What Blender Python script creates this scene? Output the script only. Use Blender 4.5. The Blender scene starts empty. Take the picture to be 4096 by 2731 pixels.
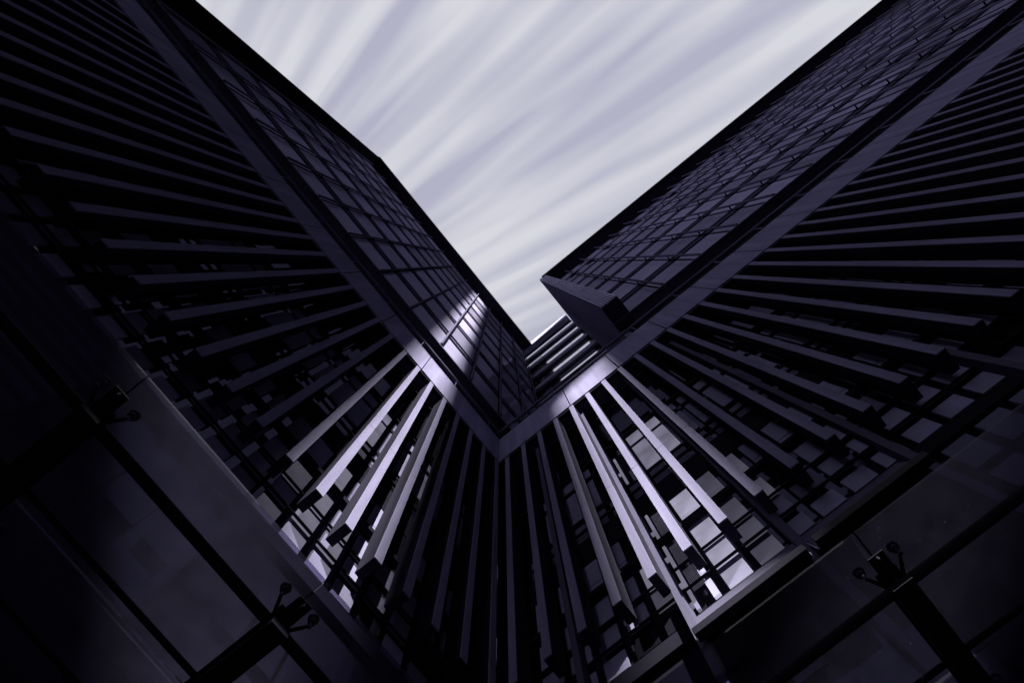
import bpy, math, random
from mathutils import Matrix, Vector
random.seed(7)
sc = bpy.context.scene
col = sc.collection
K = 0.27          # metres per survey unit (all plans below are in survey units, camera eye at 0,0,0)
EYE = 1.6         # eye height in metres

# ------------------------------------------------------------------ camera
cam_d = bpy.data.cameras.new('camera')
cam = bpy.data.objects.new('camera', cam_d)
col.objects.link(cam)
R_ = Vector((0.629391, -0.776981, -0.012929)); D_ = Vector((0.772250, 0.627240, -0.100994))
R_.normalize(); D_ = (D_ - R_ * D_.dot(R_)).normalized(); F_ = R_.cross(D_)
m3 = Matrix((R_, -D_, -F_)).transposed()
cam.matrix_world = Matrix.Translation((0, 0, EYE)) @ m3.to_4x4()
cam_d.sensor_width = 36.0
cam_d.lens = 3100.0 / 4096.0 * 36.0
cam_d.clip_start = 0.05
cam_d.clip_end = 3000
sc.camera = cam

# ------------------------------------------------------------------ sky
SUN_EL = 32.0
AZ = math.radians(48.0)
SUN_AZ = (-math.cos(AZ), -math.sin(AZ))          # horizontal direction towards the sun
w = bpy.data.worlds.new('World'); sc.world = w; w.use_nodes = True
nt = w.node_tree; nt.nodes.clear()
def N(t, **kw):
    n = nt.nodes.new(t)
    for k, v in kw.items(): setattr(n, k, v)
    return n
def mathn(op, a, b=None):
    n = N('ShaderNodeMath', operation=op)
    for i, v in enumerate((a, b)):
        if v is None: continue
        if isinstance(v, (int, float)): n.inputs[i].default_value = v
        else: nt.links.new(v, n.inputs[i])
    return n.outputs[0]
def dotn(vec, c):
    n = N('ShaderNodeVectorMath', operation='DOT_PRODUCT'); nt.links.new(vec, n.inputs[0]); n.inputs[1].default_value = c
    return n.outputs['Value']
A = Vector((-0.111, 0.578, 0.808)).normalized()        # direction the wind drags the clouds to
E1 = A.cross(Vector((0, 0, 1))).normalized(); E2 = A.cross(E1)
V0 = Vector((0.0, -0.25, 1)).normalized()          # middle of the open sky
E2 = (V0 - A * V0.dot(A)).normalized(); E1 = E2.cross(A)
tc = N('ShaderNodeTexCoord'); g = tc.outputs['Generated']
da, d1, d2 = dotn(g, A), dotn(g, E1), dotn(g, E2)
phi = mathn('ARCTAN2', d1, d2); th = mathn('ARCCOSINE', da)
SEED = (5.37, 8.81)
def streak(kphi, kth, detail, off):
    c = N('ShaderNodeCombineXYZ')
    nt.links.new(mathn('MULTIPLY', phi, kphi), c.inputs[0]); nt.links.new(mathn('MULTIPLY', th, kth), c.inputs[1]); c.inputs[2].default_value = off
    n = N('ShaderNodeTexNoise'); n.inputs['Scale'].default_value = 1.0; n.inputs['Detail'].default_value = detail
    n.inputs['Roughness'].default_value = 0.5; n.inputs['Distortion'].default_value = 0.3
    nt.links.new(c.outputs[0], n.inputs['Vector'])
    return n.outputs['Fac']
s = mathn('ADD', mathn('MULTIPLY', streak(12.0, 2.6, 1.5, SEED[0]), 0.5), mathn('MULTIPLY', streak(24.0, 3.2, 1.2, SEED[1]), 0.5))
ramp = N('ShaderNodeValToRGB'); nt.links.new(s, ramp.inputs[0])
ramp.color_ramp.elements[0].position = 0.36; ramp.color_ramp.elements[0].color = (0.44, 0.44, 0.555, 1)
ramp.color_ramp.elements[1].position = 0.60; ramp.color_ramp.elements[1].color = (0.665, 0.67, 0.725, 1)
sky = N('ShaderNodeTexSky', sky_type='NISHITA'); sky.sun_disc = False
sky.sun_elevation = math.radians(SUN_EL); sky.sun_rotation = math.radians(222.0)
CLOUD = N('ShaderNodeVectorMath', operation='SCALE'); nt.links.new(ramp.outputs[0], CLOUD.inputs[0]); CLOUD.inputs['Scale'].default_value = 2.55
mix = N('ShaderNodeMix', data_type='RGBA'); mix.inputs['Factor'].default_value = 0.99
nt.links.new(sky.outputs[0], mix.inputs['A']); nt.links.new(CLOUD.outputs[0], mix.inputs['B'])
bg = N('ShaderNodeBackground'); bg.inputs['Strength'].default_value = 0.05
nt.links.new(mix.outputs['Result'], bg.inputs['Color'])
out = N('ShaderNodeOutputWorld'); nt.links.new(bg.outputs[0], out.inputs['Surface'])

# ------------------------------------------------------------------ sun and exposure
sun_d = bpy.data.lights.new('sun', 'SUN'); sun = bpy.data.objects.new('sun', sun_d); col.objects.link(sun)
sun_d.energy = 3.4; sun_d.angle = math.radians(0.95); sun_d.color = (1.0, 0.975, 0.82)
ce = math.cos(math.radians(SUN_EL))
sdir = Vector((SUN_AZ[0] * ce, SUN_AZ[1] * ce, math.sin(math.radians(SUN_EL))))
sun.rotation_euler = sdir.to_track_quat('Z', 'Y').to_euler()
sun.location = sdir * 200
sc.view_settings.view_transform = 'Standard'; sc.view_settings.look = 'None'
sc.view_settings.exposure = 3.0; sc.view_settings.gamma = 1.0
sc.cycles.use_denoising = True
sc.cycles.max_bounces = 8; sc.cycles.transparent_max_bounces = 16
sc.cycles.sample_clamp_indirect = 4.0

# ------------------------------------------------------------------ materials
def mat(name, base, rough=0.5, metal=0.0, spec=0.3, var=0.12, scale=3.0, bump=0.0, streaky=False):
    m = bpy.data.materials.new(name); m.use_nodes = True
    t = m.node_tree; p = t.nodes['Principled BSDF']
    p.inputs['Roughness'].default_value = rough; p.inputs['Metallic'].default_value = metal
    p.inputs['Specular IOR Level'].default_value = spec
    co = t.nodes.new('ShaderNodeTexCoord')
    n = t.nodes.new('ShaderNodeTexNoise'); n.inputs['Scale'].default_value = scale; n.inputs['Detail'].default_value = 4
    if streaky:      # rain streaks run down the sheet
        mp = t.nodes.new('ShaderNodeMapping'); mp.inputs['Scale'].default_value = (4.0, 4.0, 0.22)
        t.links.new(co.outputs['Object'], mp.inputs['Vector']); t.links.new(mp.outputs[0], n.inputs['Vector'])
    else: t.links.new(co.outputs['Object'], n.inputs['Vector'])
    r = t.nodes.new('ShaderNodeValToRGB'); t.links.new(n.outputs['Fac'], r.inputs[0])
    r.color_ramp.elements[0].position = 0.3; r.color_ramp.elements[1].position = 0.7
    r.color_ramp.elements[0].color = tuple(c * (1 - var) for c in base) + (1,)
    r.color_ramp.elements[1].color = tuple(min(1, c * (1 + var)) for c in base) + (1,)
    t.links.new(r.outputs[0], p.inputs['Base Color'])
    mr = t.nodes.new('ShaderNodeMapRange'); t.links.new(n.outputs['Fac'], mr.inputs[0])
    mr.inputs[3].default_value = rough * 0.85; mr.inputs[4].default_value = min(1, rough * 1.15)
    t.links.new(mr.outputs[0], p.inputs['Roughness'])
    if bump:
        b = t.nodes.new('ShaderNodeBump'); b.inputs['Strength'].default_value = bump; b.inputs['Distance'].default_value = 0.01
        t.links.new(n.outputs['Fac'], b.inputs['Height']); t.links.new(b.outputs[0], p.inputs['Normal'])
    return m
def perforated(name, base, hole, pitch, radius):
    """sheet metal with a grid of round holes"""
    m = mat(name, base, 0.5, 0.0, 0.0)
    t = m.node_tree; p = t.nodes['Principled BSDF']
    src = p.inputs['Base Color'].links[0].from_socket
    co = t.nodes.new('ShaderNodeTexCoord')
    v = t.nodes.new('ShaderNodeTexVoronoi'); v.inputs['Randomness'].default_value = 0; v.inputs['Scale'].default_value = 1 / pitch
    t.links.new(co.outputs['Object'], v.inputs['Vector'])
    lt = t.nodes.new('ShaderNodeMath'); lt.operation = 'LESS_THAN'; lt.inputs[1].default_value = radius
    t.links.new(v.outputs['Distance'], lt.inputs[0])
    mx = t.nodes.new('ShaderNodeMix'); mx.data_type = 'RGBA'
    t.links.new(lt.outputs[0], mx.inputs['Factor']); t.links.new(src, mx.inputs['A']); mx.inputs['B'].default_value = (*hole, 1)
    t.links.new(mx.outputs['Result'], p.inputs['Base Color'])
    return m
def reflective(name, base, tint, rough):
    """coated facade glass: a matt body with a weak tinted mirror on top, slightly wavy"""
    m = bpy.data.materials.new(name); m.use_nodes = True
    t = m.node_tree; t.nodes.clear()
    co = t.nodes.new('ShaderNodeTexCoord')
    n = t.nodes.new('ShaderNodeTexNoise'); n.inputs['Scale'].default_value = 0.9; n.inputs['Detail'].default_value = 2
    t.links.new(co.outputs['Object'], n.inputs['Vector'])
    oi = t.nodes.new('ShaderNodeObjectInfo')
    mr = t.nodes.new('ShaderNodeMapRange'); t.links.new(oi.outputs['Random'], mr.inputs[0]); mr.inputs[3].default_value = 0.62; mr.inputs[4].default_value = 1.3
    mr2 = t.nodes.new('ShaderNodeMapRange'); t.links.new(n.outputs['Fac'], mr2.inputs[0]); mr2.inputs[3].default_value = 0.8; mr2.inputs[4].default_value = 1.2
    mu = t.nodes.new('ShaderNodeMath'); mu.operation = 'MULTIPLY'; t.links.new(mr.outputs[0], mu.inputs[0]); t.links.new(mr2.outputs[0], mu.inputs[1])
    sc_ = t.nodes.new('ShaderNodeVectorMath'); sc_.operation = 'SCALE'; sc_.inputs[0].default_value = base; t.links.new(mu.outputs[0], sc_.inputs['Scale'])
    b = t.nodes.new('ShaderNodeBump'); b.inputs['Strength'].default_value = 0.15; b.inputs['Distance'].default_value = 0.05; t.links.new(n.outputs['Fac'], b.inputs['Height'])
    d = t.nodes.new('ShaderNodeBsdfDiffuse'); t.links.new(sc_.outputs[0], d.inputs[0])
    g2 = t.nodes.new('ShaderNodeBsdfGlossy'); g2.inputs[0].default_value = (*tint, 1); g2.inputs['Roughness'].default_value = rough; t.links.new(b.outputs[0], g2.inputs['Normal'])
    a = t.nodes.new('ShaderNodeAddShader'); t.links.new(d.outputs[0], a.inputs[0]); t.links.new(g2.outputs[0], a.inputs[1])
    o = t.nodes.new('ShaderNodeOutputMaterial'); t.links.new(a.outputs[0], o.inputs[0])
    return m
M = {}
M['fin'] = mat('shade_toned_fin', (0.0260, 0.0244, 0.0421), 0.6, 0.0, 0.0, 0.20, 2.0, 0.0, True)  # fin sides coloured darker, shade between the fins put into the colour
M['light_face'] = mat('light_toned_fin_face', (0.1950, 0.1833, 0.3159), 0.5, 0.0, 0.0, 0.20, 2.0, 0.0, True)  # lighter copy for fin fronts, as if more light falls there
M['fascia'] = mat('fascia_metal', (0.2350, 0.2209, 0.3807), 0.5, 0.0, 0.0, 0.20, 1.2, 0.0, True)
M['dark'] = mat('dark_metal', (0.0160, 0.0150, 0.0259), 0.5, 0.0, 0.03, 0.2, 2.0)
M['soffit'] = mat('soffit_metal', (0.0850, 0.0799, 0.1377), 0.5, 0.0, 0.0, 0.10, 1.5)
M['rail'] = mat('rail_metal', (0.1500, 0.1410, 0.2430), 0.4, 0.0, 0.0, 0.1, 3.0)
M['pole'] = mat('pole_metal', (0.1100, 0.1034, 0.1782), 0.4, 0.0, 0.0, 0.1, 3.0)
M['blind'] = mat('pale_blind', (0.2400, 0.2256, 0.3888), 0.6, 0.0, 0.0, 0.14, 2.5)
M['blind_dim'] = mat('grey_blind', (0.1300, 0.1222, 0.2106), 0.6, 0.0, 0.0, 0.16, 2.5)
M['glass_dark'] = reflective('tinted_glass', (0.008, 0.0075, 0.013), (0.016, 0.0148, 0.027), 0.06)
M['pane_up'] = reflective('fritted_glazing', (0.27, 0.252, 0.42), (0.024, 0.022, 0.038), 0.10)
M['frame'] = mat('window_frame', (0.0140, 0.0132, 0.0227), 0.5, 0.0, 0.0, 0.15, 2.0)
M['mirror'] = mat('mirror_strip', (0.56, 0.55, 0.64), 0.10, 1.0, 0.5, 0.05, 2.0)
M['ledge'] = mat('ledge_concrete', (0.3000, 0.2850, 0.4500), 0.6, 0.0, 0.0, 0.12, 3.0)
M['rib'] = mat('rib_metal', (0.52, 0.50, 0.74), 0.5, 0.0, 0.0, 0.20, 2.0, 0.0, True)
M['flank'] = mat('flank_panel', (0.15, 0.14, 0.235), 0.5, 0.0, 0.0, 0.10, 1.0)
M['core'] = mat('core_wall', (0.0120, 0.0113, 0.0194), 0.7, 0.0, 0.0, 0.2, 0.8)
M['steel'] = mat('black_steel', (0.012, 0.0113, 0.019), 0.5, 0.0, 0.05, 0.25, 6.0, 0.2)
M['fitting'] = mat('spider_steel', (0.05, 0.047, 0.08), 0.4, 0.3, 0.2, 0.1, 8.0)
def added_glow(name, level, scale):
    """blind with emission added to imitate sunlight on panes the sun misses"""
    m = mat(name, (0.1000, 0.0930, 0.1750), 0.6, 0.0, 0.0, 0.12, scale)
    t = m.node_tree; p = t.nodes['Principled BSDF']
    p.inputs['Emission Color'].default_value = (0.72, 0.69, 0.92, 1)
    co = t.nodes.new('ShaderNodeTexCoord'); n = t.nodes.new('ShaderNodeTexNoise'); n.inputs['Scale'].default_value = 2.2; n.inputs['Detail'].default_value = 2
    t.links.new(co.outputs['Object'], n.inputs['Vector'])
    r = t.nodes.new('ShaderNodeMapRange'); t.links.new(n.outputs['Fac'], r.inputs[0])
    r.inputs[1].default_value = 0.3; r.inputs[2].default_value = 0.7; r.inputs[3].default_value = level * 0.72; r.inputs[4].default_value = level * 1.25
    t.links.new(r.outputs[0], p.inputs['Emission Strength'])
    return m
M['glow_full'] = added_glow('glow_window', 0.060, 2.0)
M['glow_half'] = added_glow('half_glow_window', 0.028, 2.0)
M['glow_low'] = added_glow('dim_glow_window', 0.009, 2.0)
M['glow_strong'] = added_glow('glow_panel', 0.095, 2.0)  # strongest added glow, for the pale plates
M['paving'] = mat('granite_paving', (0.05, 0.047, 0.072), 0.8, 0.0, 0.1, 0.3, 2.0)
M['stone'] = mat('blocker_stone', (0.03, 0.03, 0.035), 0.8, 0.0, 0.1, 0.2, 0.4)  # only on the added sun blockers
M['perf'] = perforated('perforated_soffit', (0.0500, 0.0465, 0.0875), (0.010, 0.009, 0.016), 0.11, 0.30)
M['perf_side'] = perforated('perforated_screen', (0.012, 0.0115, 0.017), (0.05, 0.047, 0.065), 0.20, 0.22)
def dusty_glow_glass(name, lo, hi):  # dust film that also stands in for a hazy glow
    m = bpy.data.materials.new(name); m.use_nodes = True
    t = m.node_tree; t.nodes.clear()
    co = t.nodes.new('ShaderNodeTexCoord')
    n = t.nodes.new('ShaderNodeTexNoise'); n.inputs['Scale'].default_value = 7.0; n.inputs['Detail'].default_value = 8; n.inputs['Roughness'].default_value = 0.6
    t.links.new(co.outputs['Object'], n.inputs['Vector'])
    v = t.nodes.new('ShaderNodeTexVoronoi'); v.inputs['Scale'].default_value = 16.0; t.links.new(co.outputs['Object'], v.inputs['Vector'])
    lt = t.nodes.new('ShaderNodeMath'); lt.operation = 'LESS_THAN'; lt.inputs[1].default_value = 0.07; t.links.new(v.outputs['Distance'], lt.inputs[0])
    mr = t.nodes.new('ShaderNodeMapRange'); t.links.new(n.outputs['Fac'], mr.inputs[0])
    mr.inputs[1].default_value = 0.3; mr.inputs[2].default_value = 0.75; mr.inputs[3].default_value = lo; mr.inputs[4].default_value = hi
    ad = t.nodes.new('ShaderNodeMath'); ad.operation = 'MULTIPLY_ADD'; t.links.new(lt.outputs[0], ad.inputs[0]); ad.inputs[1].default_value = 0.05; t.links.new(mr.outputs[0], ad.inputs[2]); ad.use_clamp = True
    tr = t.nodes.new('ShaderNodeBsdfTransparent'); tr.inputs[0].default_value = (0.55, 0.53, 0.64, 1)
    gl = t.nodes.new('ShaderNodeBsdfGlossy'); gl.inputs['Roughness'].default_value = 0.03
    fr = t.nodes.new('ShaderNodeFresnel'); fr.inputs[0].default_value = 1.25
    m1 = t.nodes.new('ShaderNodeMixShader'); t.links.new(fr.outputs[0], m1.inputs[0]); t.links.new(tr.outputs[0], m1.inputs[1]); t.links.new(gl.outputs[0], m1.inputs[2])
    df = t.nodes.new('ShaderNodeBsdfDiffuse'); df.inputs[0].default_value = (0.25, 0.245, 0.4, 1)
    tl = t.nodes.new('ShaderNodeBsdfTranslucent'); tl.inputs[0].default_value = (0.36, 0.355, 0.58, 1)
    m0 = t.nodes.new('ShaderNodeMixShader'); m0.inputs[0].default_value = 0.75; t.links.new(df.outputs[0], m0.inputs[1]); t.links.new(tl.outputs[0], m0.inputs[2])
    m2 = t.nodes.new('ShaderNodeMixShader'); t.links.new(ad.outputs[0], m2.inputs[0]); t.links.new(m1.outputs[0], m2.inputs[1]); t.links.new(m0.outputs[0], m2.inputs[2])
    o = t.nodes.new('ShaderNodeOutputMaterial'); t.links.new(m2.outputs[0], o.inputs[0])
    return m
M['canopy_glass_L'] = dusty_glow_glass('glow_dusted_canopy_glass', 0.032, 0.055)  # extra dust imitates the soft glow of a light beam
M['canopy_glass_R'] = dusty_glow_glass('faint_glow_canopy_glass', 0.012, 0.024)  # thinner film, so this side glows less

# ------------------------------------------------------------------ mesh helpers (survey units in, metres out)
class MB:
    def __init__(s): s.v = []; s.f = []
    def hexa(s, p):
        i = len(s.v); s.v += [Vector(q) for q in p]
        s.f += [(i, i+3, i+2, i+1), (i+4, i+5, i+6, i+7), (i, i+1, i+5, i+4), (i+1, i+2, i+6, i+5), (i+2, i+3, i+7, i+6), (i+3, i, i+4, i+7)]
        return s
    def box(s, x0, x1, y0, y1, z0, z1):
        if x0 > x1: x0, x1 = x1, x0
        if y0 > y1: y0, y1 = y1, y0
        if z0 > z1: z0, z1 = z1, z0
        return s.hexa([(x0,y0,z0),(x1,y0,z0),(x1,y1,z0),(x0,y1,z0),(x0,y0,z1),(x1,y0,z1),(x1,y1,z1),(x0,y1,z1)])
    def tube(s, a, b, r, n=12, r2=None):
        a, b = Vector(a), Vector(b); d = (b - a).normalized()
        u = d.cross(Vector((0, 0, 1)) if abs(d.z) < .9 else Vector((1, 0, 0))).normalized(); v = d.cross(u)
        r2 = r if r2 is None else r2; i = len(s.v)
        for k in range(n):
            c, q = math.cos(2*math.pi*k/n), math.sin(2*math.pi*k/n)
            s.v.append(a + (u*c + v*q)*r); s.v.append(b + (u*c + v*q)*r2)
        for k in range(n):
            j = (k+1) % n; s.f.append((i+2*k, i+2*j, i+2*j+1, i+2*k+1))
        s.f.append(tuple(i+2*k for k in reversed(range(n)))); s.f.append(tuple(i+2*k+1 for k in range(n)))
        return s
    def mesh(s, name, m, bevel=0.0, smooth=False):
        me = bpy.data.meshes.new(name)
        me.from_pydata([tuple(q * K) for q in s.v], [], s.f)
        me.materials.append(m)
        if bevel:
            import bmesh
            b = bmesh.new(); b.from_mesh(me)
            bmesh.ops.bevel(b, geom=b.edges[:], offset=bevel * K, segments=2, affect='EDGES', profile=0.5)
            b.to_mesh(me); b.free()
        if smooth: me.shade_smooth()
        me.update()
        return me
def tag(o, label=None, cat=None, group=None, kind=None):
    if label: o['label'] = label
    if cat: o['category'] = cat
    if group: o['group'] = group
    if kind: o['kind'] = kind
    return o
def thing(name, base, label, cat, group=None):
    o = bpy.data.objects.new(name, None); col.objects.link(o)
    o.empty_display_size = 0.3
    o.location = Vector(base) * K + Vector((0, 0, EYE))
    return tag(o, label, cat, group)
BASE = {}
def part(name, me, parent, at=(0, 0, 0), kind=None, label=None):
    """a mesh whose vertices are relative to `at` (survey units); `at` is absolute when the parent is a thing"""
    o = bpy.data.objects.new(name, me); col.objects.link(o)
    off = Vector((0, 0, 0)); q = parent
    while q is not None:
        off += q.location; q = q.parent
    o.parent = parent
    o.location = Vector(at) * K + Vector((0, 0, EYE)) - off
    if kind: o['kind'] = kind
    if label: o['label'] = label
    return o
GZ = -EYE / K      # ground level in survey units

# axis swap: S('L', along, out, z): left walls run along x and face -y; right walls run along y and face -x
def bx(mb, side, a0, a1, d0, d1, z0, z1):
    return mb.box(a0, a1, d0, d1, z0, z1) if side == 'L' else mb.box(d0, d1, a0, a1, z0, z1)
def pt(side, a, d, z): return (a, d, z) if side == 'L' else (d, a, z)

def repeat_parts(name, items, parent, limit=100):
    """items: (key, size rank, builder, at). Largest `limit` become parts, the rest one stuff part per material"""
    pass

# ------------------------------------------------------------------ ground
g_ = MB(); g_.box(-2500, 2500, -2500, 2500, GZ - 2, GZ)
o = bpy.data.objects.new('ground', g_.mesh('ground', M['paving'])); col.objects.link(o); o.location = (0, 0, EYE); o['kind'] = 'structure'

# ------------------------------------------------------------------ podium wings
FP = 1.5163; FW = 0.36
Z_FIN0, Z_BAND0, Z_BAND1, Z_SOF = 25.28, 56.85, 64.2, 75.4
def wing(side, d, corner, fin0, nfin, a_end, joint0, label):
    root = thing('office_wing', pt(side, (corner + a_end) / 2, d + 12, GZ), label, 'building')
    dg = d + 1.33                                   # plane of the window panels
    # body
    mb = MB()
    bx(mb, side, a_end, corner + 1.3, dg + 1.6, dg + 24, GZ, Z_BAND1 - 0.5)
    part('wall', mb.mesh('wall', M['core']), root)
    # dark back pan behind the panels
    mb = MB(); bx(mb, side, a_end, corner + 1.28, dg + 0.25, dg + 1.55, GZ, Z_BAND0 - 0.1)
    part('curtain_wall', mb.mesh('curtain_wall', M['glass_dark']), root)
    # fins
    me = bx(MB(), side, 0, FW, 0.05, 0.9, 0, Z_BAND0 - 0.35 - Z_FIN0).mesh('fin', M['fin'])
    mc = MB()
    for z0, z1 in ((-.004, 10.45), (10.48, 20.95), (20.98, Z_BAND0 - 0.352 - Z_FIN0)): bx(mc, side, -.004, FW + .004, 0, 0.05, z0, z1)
    mc = mc.mesh('face_strip', M['light_face'], 0.008)  # added front strip that carries the lighter tone
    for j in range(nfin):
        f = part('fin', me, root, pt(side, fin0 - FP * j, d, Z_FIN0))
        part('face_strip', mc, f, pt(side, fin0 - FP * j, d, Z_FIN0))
    # fascia panels
    W3 = 3 * FP
    a = joint0
    first = True
    edges = [corner]
    j = joint0
    while j > a_end: edges.append(j); j -= W3
    for k in range(len(edges) - 1):
        a1, a0 = edges[k], edges[k + 1]
        mb = bx(MB(), side, 0.045, a1 - a0 - (0.045 if k else 0.0), 0, 0.5, 0, Z_BAND1 - Z_BAND0)
        part('fascia_panel', mb.mesh('fascia_panel', M['fascia'], 0.01), root, pt(side, a0, d, Z_BAND0))
    # dark liner behind fascia joints, and trim below
    mb = bx(MB(), side, a_end, corner + 0.55, d + 0.52, d + 1.3, Z_BAND0 + 0.15, Z_BAND1 - 0.2)
    bx(mb, side, a_end, corner + 0.2, d + 0.12, d + 0.42, Z_BAND0 - 0.34, Z_BAND0 - 0.03)
    part('fascia_liner', mb.mesh('fascia_liner', M['dark']), root)
    # soffit panels between fascia and glazing
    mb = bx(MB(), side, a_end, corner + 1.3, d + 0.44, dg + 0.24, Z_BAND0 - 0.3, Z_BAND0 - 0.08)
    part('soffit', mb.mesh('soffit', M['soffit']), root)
    # recess above the band and the panelled soffit strip under the upper storeys
    mb = bx(MB(), side, a_end, corner + (12 if side == 'L' else -14.1), d + 1.6, d + 2.4, Z_BAND1 - 0.4, Z_SOF - 0.02)
    part('recess_wall', mb.mesh('recess_wall', M['dark']), root)
    mb = MB(); mb.tube(pt(side, a_end, d + .22, 68.2), pt(side, corner + (9 if side == 'L' else .22), d + .22, 68.2), 0.15, 10)
    for q in range(24): mb.tube(pt(side, corner - 1.2 - 4.55 * q, d + .26, Z_BAND1 - .4), pt(side, corner - 1.2 - 4.55 * q, d + .26, 68.2), 0.06, 6)
    part('handrail', mb.mesh('handrail', M['rail']), root)
    mb = bx(MB(), side, a_end, corner + (9 if side == 'L' else -14.1), d + .15, d + .235, Z_SOF - .15, Z_SOF + .3)
    part('edge_trim', mb.mesh('edge_trim', M['rail']), root)
    ks = [joint0 + W3 * q for q in range(3 if side == 'L' else 2, -40, -1)]
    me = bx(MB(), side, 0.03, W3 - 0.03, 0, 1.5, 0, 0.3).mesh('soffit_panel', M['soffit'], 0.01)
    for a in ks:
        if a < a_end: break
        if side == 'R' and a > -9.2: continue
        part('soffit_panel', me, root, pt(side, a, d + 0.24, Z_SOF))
    # horizontal tubes tying the fins
    for z, r in ((55.3, 0.10), (45.2, 0.10), (36.3, 0.09), (29.65, 0.16), (27.0, 0.06), (25.3, 0.06)):
        mb = MB()
        if z in (29.65,): bx(mb, side, a_end, corner + 1, dg - 0.32, dg - 0.04, z - 0.22, z + 0.14)
        else: mb.tube(pt(side, a_end, dg - 0.18, z), pt(side, corner + 1, dg - 0.18, z), r, 8)
        part('transom', mb.mesh('transom', M['frame'] if r > .12 else M['steel']), root)
    # fin brackets
    # spandrels
    for z0, z1, mm in ((33.15, 35.75, 'frame'), (37.85, 38.1, 'frame'), (45.4, 46.2, 'frame'), (23.0, 23.8, 'frame')):
        mb = bx(MB(), side, a_end, corner + 1.2, dg - 0.02, dg + 0.22, z0, z1)
        part('spandrel', mb.mesh('spandrel', M[mm]), root)
    return root, dg
def windows(root, side, dg, c0, pitch, ncol, width, rows, lim_near, choose):
    """window panels: the ones nearest the corner are parts, the far rest one stuff part per finish"""
    items = []
    for c in range(ncol):
        for ri, (z0, z1) in enumerate(rows):
            k = choose(c, ri)
            if k is None: continue
            items.append((c, ri, c0 - pitch * c, z0, z1, k))
    items.sort(key=lambda q: abs(q[2]) + 0.25 * q[3])
    cache = {}
    for c, ri, a, z0, z1, k in items[:lim_near]:
        key = (z1 - z0, k)
        if key not in cache:
            h = z1 - z0
            mb = MB()
            if h > 3: 
                for q in range(3): bx(mb, side, -width, 0, 0, 0.1, h * (q / 3.0) + (0.03 if q else 0), h * ((q + 1) / 3.0) - (0.03 if q < 2 else 0))
            else: bx(mb, side, -width, 0, 0, 0.1, 0, h)
            cache[key] = mb.mesh('window', M[k], 0.006)
        part('window', cache[key], root, pt(side, a, dg, z0))
    rest = {}
    for c, ri, a, z0, z1, k in items[lim_near:]:
        bx(rest.setdefault(k, MB()), side, a - width, a, dg, dg + 0.1, z0, z1)
    for k, mb in rest.items():
        part('far_windows', mb.mesh('far_windows', M[k]), root, kind='stuff')

ROWS = [(23.9, 25.05), (25.62, 26.95), (27.42, 29.25), (30.4, 30.9), (30.96, 33.05), (35.85, 37.75), (38.6, 42.9), (43.72, 45.15), (47.0, 53.5),
        (18.2, 20.4), (14.6, 17.4), (20.9, 22.7)]
def pick(c, ri, salt):
    g_ = {3: 4, 7: 6}.get(ri, ri)
    return random.Random(c * 131 + g_ * 17 + salt).random()
def choose_r(c, ri):
    r = pick(c, ri, 1)
    if ri == 8: return 'glass_dark'
    if ri == 5: return 'blind_dim'
    if ri in (9, 10, 11):
        if c >= 12: return 'blind_dim' if r < .8 else 'glass_dark'
        return 'glass_dark' if ri < 11 else None
    if c == 5: return None                       # open bay
    if c == 6: return 'glow_full' if ri < 6 else 'glow_half'  # added glow fades by column, standing in for the sun strip
    if c == 7: return 'glow_low' if ri < 6 else 'glow_half'
    if c == 4: return 'glow_half' if r < .35 else ('glow_low' if r < .7 else 'glass_dark')
    if c == 8 and ri < 6: return 'glow_low' if r < .5 else 'blind'
    return 'blind' if r < .84 else ('blind_dim' if r < .94 else 'glass_dark')
def choose_l(c, ri):
    r = pick(c, ri, 5)
    if ri == 8: return 'glass_dark'
    if ri == 5: return 'glow_low' if c in (5, 6) else 'glass_dark'
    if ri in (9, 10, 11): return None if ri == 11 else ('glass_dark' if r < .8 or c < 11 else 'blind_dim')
    if c in (5, 6): return 'glow_half' if r < .75 else 'glow_low'  # same stand-in glow where the left sun strip falls
    if c == 7: return 'glow_low' if r < .7 else 'blind'
    return 'blind' if r < .55 else ('blind_dim' if r < .85 else 'glass_dark')
left, dgl = wing('L', 9.52, 11.375, 9.746 + FP * 0.83, 35, -80.0, 2.35,
    'long dark office wing on the left with slender vertical fins below a pale band')
right, dgr = wing('R', 11.375, 9.52, 8.578, 38, -125.0, 2.71,
    'dark office wing on the right with vertical fins, bright window panels and sloping hoods')
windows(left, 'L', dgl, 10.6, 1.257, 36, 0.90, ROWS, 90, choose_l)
windows(right, 'R', dgr, 3.38 + 1.257 * 4, 1.257, 40, 0.93, ROWS, 90, choose_r)

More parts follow.
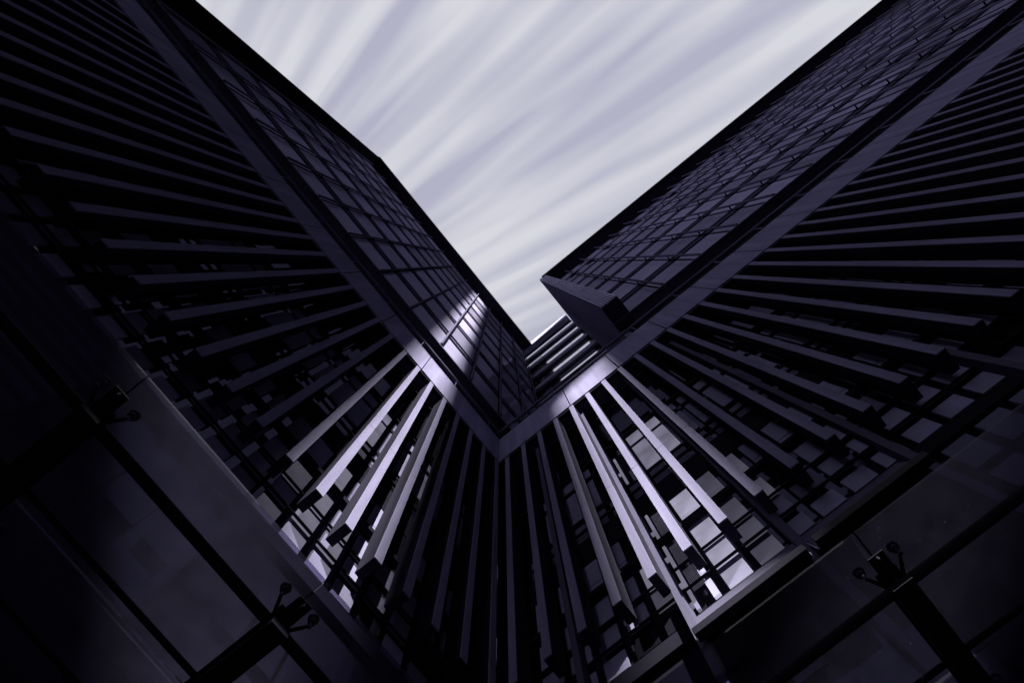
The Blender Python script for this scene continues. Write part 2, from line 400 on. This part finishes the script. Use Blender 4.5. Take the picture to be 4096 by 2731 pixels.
# right wing: piers, sloping hoods over the ground storey, light tracks in the open bay
for y in (6.6, 2.4, -1.72, -5.95, -10.2):
    mb = MB().box(0, 0.5, -0.14, 0.14, 0, 60.0)
    part('pier', mb.mesh('pier', M['soffit'], 0.01), right, (12.22, y, -3.6))
for y in (2.3, -1.86):
    y0, y1 = y - 3.86, y
    mb = MB(); xi, zi, xo, zo = 12.66, 23.55, 11.5, 20.5
    mb.hexa([(xi, y0, zi), (xo, y0, zo), (xo, y1, zo), (xi, y1, zi), (xi, y0, zi + .15), (xo, y0, zo + .15), (xo, y1, zo + .15), (xi, y1, zi + .15)])
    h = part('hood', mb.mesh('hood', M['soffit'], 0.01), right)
    for yy in (y0, y1):
        mb = MB().hexa([(xi, yy - .05, zi - .12), (xo, yy - .05, zo - .12), (xo, yy + .05, zo - .12), (xi, yy + .05, zi - .12), (xi, yy - .05, zi), (xo, yy - .05, zo), (xo, yy + .05, zo), (xi, yy + .05, zi)])
        part('hood_lip', mb.mesh('hood_lip', M['fascia']), h)
    mb = MB().box(xo - 0.32, xo - 0.02, y0, y1, zo - 0.25, zo + 0.12)
    part('hood_gutter', mb.mesh('hood_gutter', M['dark'], 0.02), h)
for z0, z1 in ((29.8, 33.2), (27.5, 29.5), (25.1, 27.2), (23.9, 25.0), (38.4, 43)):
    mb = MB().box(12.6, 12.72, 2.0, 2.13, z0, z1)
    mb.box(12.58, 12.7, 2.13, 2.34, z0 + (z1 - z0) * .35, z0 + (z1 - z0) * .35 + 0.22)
    part('light_track', mb.mesh('light_track', M['glow_half']), right)
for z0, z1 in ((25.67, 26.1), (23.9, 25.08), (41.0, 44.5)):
    part('glow_panel', MB().box(12.6, 12.72, 1.2, 1.44, z0, z1).mesh('glow_panel', M['glow_strong']), right)  # pale plates made to glow, no real light source
# perforated privacy mesh panels in the open bay
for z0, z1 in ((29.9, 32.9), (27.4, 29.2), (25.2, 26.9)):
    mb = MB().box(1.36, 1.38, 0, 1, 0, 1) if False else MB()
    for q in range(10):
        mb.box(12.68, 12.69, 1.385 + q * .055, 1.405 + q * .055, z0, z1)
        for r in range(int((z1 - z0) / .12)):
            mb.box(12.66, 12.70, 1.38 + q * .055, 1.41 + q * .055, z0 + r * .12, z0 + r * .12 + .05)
    part('mesh_screen', mb.mesh('mesh_screen', M['glow_low']), right)  # screens carry the faint added glow too
# left wing: louvre grille
mb = MB()
for q in range(9): mb.box(-16, -4.5, dgl - .12, dgl + .1, 15.9 + q * 0.82, 16.25 + q * 0.82)
part('louvre_grille', mb.mesh('louvre_grille', M['soffit']), left)

# ------------------------------------------------------------------ upper towers
def tower(side, df, dg, a_lo, a_hi, mull, zf, pitch, nfl, overhang, z_top, label):
    root = thing('office_tower', pt(side, (a_lo + a_hi) / 2, dg + 8, Z_SOF + .3), label, 'building')
    mb = bx(MB(), side, a_lo, a_hi, dg + 0.9, dg + 14, Z_SOF + 0.3, z_top - 0.2)
    part('wall', mb.mesh('wall', M['core']), root)
    # floors: recess, mid rail
    for k in range(nfl):
        z = zf + pitch * k
        mb = bx(MB(), side, a_lo, a_hi, dg, dg + 0.5, z + pitch * .85, z + pitch * .885)
        bx(mb, side, a_lo, a_hi, dg + .1, dg + 0.5, z + pitch * .765, z + pitch * .775)
        part('floor_rail', mb.mesh('floor_rail', M['rail']), root)
    # glazing panels per bay and floor
    ms = [m_ for m_ in mull if a_lo - .1 <= m_ <= a_hi + .1]
    edges = sorted(set([a_lo] + ms + [a_hi]))
    items = []
    for i in range(len(edges) - 1):
        if edges[i + 1] - edges[i] < .3: continue
        for k in range(nfl): items.append((edges[i] + .03, edges[i + 1] - .03, zf + pitch * k + 0.25))
    items.sort(key=lambda q: abs(q[0]) * .6 + q[2])
    rest = MB()
    for n, (e0, e1, z) in enumerate(items):
        mb = rest if n >= 100 else MB()
        o0, oz = (0, 0) if n >= 100 else (e0, z)
        bx(mb, side, e0 - o0, e1 - o0, dg if n >= 100 else 0, dg + .3 if n >= 100 else .3, z - oz, z - oz + pitch * .33)
        bx(mb, side, e0 - o0, e1 - o0, dg + .004 if n >= 100 else .004, dg + .3 if n >= 100 else .3, z - oz + pitch * .335, z - oz + pitch * .69)
        if n < 100: part('glazing', mb.mesh('glazing', M['pane_up']), root, pt(side, e0, dg, z))
    if rest.v: part('far_glazing', rest.mesh('far_glazing', M['pane_up']), root, kind='stuff')
    # mullion poles on brackets
    zt = zf + pitch * nfl - 0.6
    me = MB().tube((0, 0, 0), (0, 0, zt - Z_SOF - .3), 0.13, 10).mesh('mullion', M['pole'], smooth=False)
    mb = MB()
    for k in range(nfl + 1): bx(mb, side, -.06, .06, 0.1, dg - df + .1, pitch * k + zf - Z_SOF - .3 - .7, pitch * k + zf - Z_SOF - .3 - .5)
    bx(mb, side, -.05, .05, dg - df - .08, dg - df + .1, 0, zt - Z_SOF - .3)
    bk = mb.mesh('bracket', M['frame'])
    for m_ in ms:
        o = part('mullion', me, root, pt(side, m_, df, Z_SOF + .3))
        b = part('bracket', bk, o, pt(side, m_, df, Z_SOF + .3))
    # overhanging roof
    mb = bx(MB(), side, a_lo - .4, a_hi + .3, overhang, dg + 14, z_top, z_top + 3.0)
    part('roof_overhang', mb.mesh('roof_overhang', M['perf']), root)
    mb = bx(MB(), side, a_lo - .4, a_hi + .3, overhang - .25, overhang - .02, z_top - .35, z_top + 3.2)
    part('roof_edge', mb.mesh('roof_edge', M['dark']), root)
    return root
lt = tower('L', 9.60, 9.95, -39.6, 20.9, [2.4 + 4.6 * k for k in range(-9, 5)], 75.75, 15.3, 8, 7.5, 199.0,
    'tall dark glass tower on the left with standoff poles and a perforated roof overhang')
rt = tower('R', 11.50, 12.15, -128.0, -6.0, [-10.9 - 4.57 * k for k in range(0, 26)], 77.0, 14.5, 8, 9.4, 198.0,
    'tall dark glass tower on the right with standoff poles and a ribbed corner fin')
# right tower: vents propped open under the roof, one or two to a bay
rv = random.Random(11)
for k in range(0, 26):
    for zz in (170.0, 182.0):
        if rv.random() < .25: continue
        y0 = -10.7 - 4.57 * k + rv.uniform(.2, 1.6); y1 = y0 - rv.uniform(1.4, 2.4); zb = zz + rv.uniform(-2, 2); h = rv.uniform(4.5, 6.5); t_ = rv.uniform(.35, .6)
        mb = MB().hexa([(12.14 - t_, y1, zb), (12.14 - t_, y0, zb), (12.18 - t_, y0, zb), (12.18 - t_, y1, zb), (12.10, y1, zb + h), (12.10, y0, zb + h), (12.14, y0, zb + h), (12.14, y1, zb + h)])
        v = part('vent', mb.mesh('vent', M['rail']), rt)
        part('stay', MB().tube((12.16 - t_, y0 - .1, zb + .1), (12.2, y0 - .1, zb + 1.2), .05, 6).mesh('stay', M['frame']), v)
# left tower: perforated end wall that projects to the roof edge
part('end_screen', MB().box(-40.1, -39.66, 7.45, 11, Z_SOF + .3, 202).mesh('end_screen', M['perf_side']), lt)
# right tower: ribbed corner fin with a perforated underside, and the flank wall behind it
cf = part('corner_fin', MB().box(9.62, 12.6, -6.7, -4.75, 75.6, 201.2).mesh('corner_fin', M['frame'], 0.02), rt)
mb = MB()
for q in range(7): mb.box(9.46, 9.61, -6.66 + q * .28, -6.50 + q * .28, 75.6, 201.2)
part('rib', mb.mesh('rib', M['rib']), cf)
part('underside', MB().box(9.72, 12.5, -6.62, -4.85, 75.35, 75.58).mesh('underside', perforated('perforated_base', (0.0500, 0.0465, 0.0875), (0.004, 0.004, 0.006), 0.105, 0.33)), cf)
mb = MB()
for k in range(9): mb.box(9.66 if k else 12.62, 30, -4.74, -4.70, (75.6 if k == 1 else Z_BAND1 - 4 + k * 15.3), min(201.0, Z_BAND1 - 4 + k * 15.3 + 15.2))
mb.box(12.62, 30, -5.3, -4.745, 60, 200)
part('flank_wall', mb.mesh('flank_wall', M['flank']), rt)

# ------------------------------------------------------------------ block behind the corner
bb = thing('office_block', (30, 4, GZ), 'distant office block behind the corner with pale ledges and bright mirrored strips', 'building')
part('wall', MB().box(24.4, 40, -4.8, 26, GZ, 219).mesh('wall', M['core']), bb)
for k in range(11):
    z = 60.5 + 15.4 * k
    if z > 212: break
    part('ledge', MB().box(23.32, 24.4, -4.8, 26, z - 3.6, z - 0.2).mesh('ledge', M['ledge'], 0.02), bb)
    mb = MB()
    for q in range(8): mb.box(23.42, 23.7, -4.7 + q * 3.85, -0.9 + q * 3.85, z, z + 3.6)
    part('mirror_strip', mb.mesh('mirror_strip', M['mirror']), bb)
    part('window_band', MB().box(23.72, 24.38, -4.8, 26, z - .1, z + 11.6).mesh('window_band', M['glass_dark']), bb)
part('parapet', MB().box(22.7, 24.6, -4.8, 26, 214.5, 221.0).mesh('parapet', M['ledge'], 0.03), bb)

# ------------------------------------------------------------------ glass canopies
ZG = 12.75
def canopy(side, d0, d1, a_lo, a_hi, beams, label):
    root = thing('glass_canopy', pt(side, (a_lo + a_hi) / 2, d1, ZG), label, 'canopy')
    W3 = 3 * FP
    edges = sorted([a_lo, a_hi] + [b for b in beams])
    for i in range(len(edges) - 1):
        for r, (e0, e1) in enumerate(((d0, d0 + 3.1), (d0 + 3.14, d1))):
            me = bx(MB(), side, .02, edges[i+1] - edges[i] - .02, 0, e1 - e0, 0, .07).mesh('glass_pane', M['canopy_glass_' + side])
            part('glass_pane', me, root, pt(side, edges[i], e0, ZG))
    for dd, r in ((d0 + .94, .105), (d0 + 2.5, .062), (d0 + 4.08, .062)):
        mb = MB().tube(pt(side, a_lo, dd, 12.28), pt(side, a_hi, dd, 12.28), r, 14)
        part('purlin', mb.mesh('purlin', M['steel'], smooth=False), root)
    for b in beams:
        mb = bx(MB(), side, b - .195, b + .195, d0 + .76, d1, 12.02, 12.20)
        bx(mb, side, b - .05, b + .05, d0 + .8, d1, 12.20, 12.60)
        bx(mb, side, b - .195, b + .195, d0 + .76, d1, 12.60, 12.66)
        part('beam', mb.mesh('beam', M['steel'], 0.008), root)
        mb = bx(MB(), side, b - .15, b + .15, d0 + .32, d0 + 1.0, 12.42, 12.46)
        bx(mb, side, b - .02, b + .02, d0 + .34, d0 + 1.0, 12.30, 12.42)
        part('beam_tip', mb.mesh('beam_tip', M['steel'], 0.006), root)
        for dd in (d0 + .57, d0 + 3.62):
            for sgn in (-1, 1):
                mb = MB(); c = b + sgn * .36
                mb.tube(pt(side, c, dd, 12.745), pt(side, c, dd, 12.70), .10, 20)
                mb.tube(pt(side, c, dd, 12.70), pt(side, c, dd, 12.62), .058, 16)
                mb.tube(pt(side, c, dd, 12.64), pt(side, c, dd, 12.60), .075, 16)
                mb.tube(pt(side, c, dd, 12.60), pt(side, c, dd, 12.42), .033, 12)
                f = part('spider_fitting', mb.mesh('spider_fitting', M['fitting']), root)
                e = .45 if dd < d0 + 2 else 0.3
                mb = MB().tube(pt(side, b + sgn * .1, dd + e, 12.40), pt(side, c, dd + .02, 12.50), .045, 8, .03)
                part('arm', mb.mesh('arm', M['steel']), f)
    return root
canopy('L', 5.74, 10.8, -24.0, 7.3, [2.31 - 4.55 * k for k in range(-1, 6)][1:], 'clear glass canopy on black steel beams along the foot of the left wing')
canopy('R', 7.36, 12.6, -24.0, 5.7, [2.77 - 4.55 * k for k in range(0, 6)], 'clear glass canopy on black steel beams along the foot of the right wing')

# ------------------------------------------------------------------ unseen sun blockers added behind the camera (two gaps cut the sun into strips)
ux, uy = math.sin(AZ), -math.cos(AZ)
def sun_blocker(t0, t1, s0, s1, h, label):  # unseen slab added to shade the walls and shape the sun strips
    c = Vector((SUN_AZ[0] * s0, SUN_AZ[1] * s0, 0))
    root = bpy.data.objects.new('blocker_slab', None); col.objects.link(root)
    tag(root, label, 'building', 'sun blockers added out of view')
    tm = (t0 + t1) / 2
    root.location = (c.x + ux * tm, c.y + uy * tm, 0)
    root.rotation_euler = (0, 0, AZ - math.pi / 2)   # local x = along the court, local y = back to the court
    hw = (t1 - t0) / 2
    def add(name, mb, m):
        me = mb.mesh(name, m); o = bpy.data.objects.new(name, me); col.objects.link(o); o.parent = root; return o
    q = 1 / K
    add('wall', MB().box(-hw*q, hw*q, -(s1-s0)*q*.5, (s1-s0)*q*.5, 0, h*q), M['stone'])
    for z in range(8, int(h) - 6, 12):
        mb = MB().box((-hw + min(.3, hw*.1))*q, (hw - min(.3, hw*.1))*q, (s1-s0)*q*.5 - .3, (s1-s0)*q*.5 + .2, z*q, (z + 7)*q)
        add('window_band', mb, M['glass_dark'])
    return root
sun_blocker(-26, -1.32, 42, 52, 88, 'broad unseen sun blocker added on the left of the slender one')
mid_blocker = sun_blocker(-0.90, 1.84, 42, 52, 88, 'slender unseen sun blocker added between two broad ones')
sun_blocker(2.34, 46, 42, 52, 86, 'broad unseen sun blocker added on the right of the slender one')
# added blocker that keeps the right-hand sun strip off the upper storeys
q = 1 / K
o = bpy.data.objects.new('link_block', MB().box(1.37*q, 1.869*q, -4.5*q, 4.5*q, 49*q, 86*q).mesh('link_block', M['stone'])); col.objects.link(o); o.parent = mid_blocker
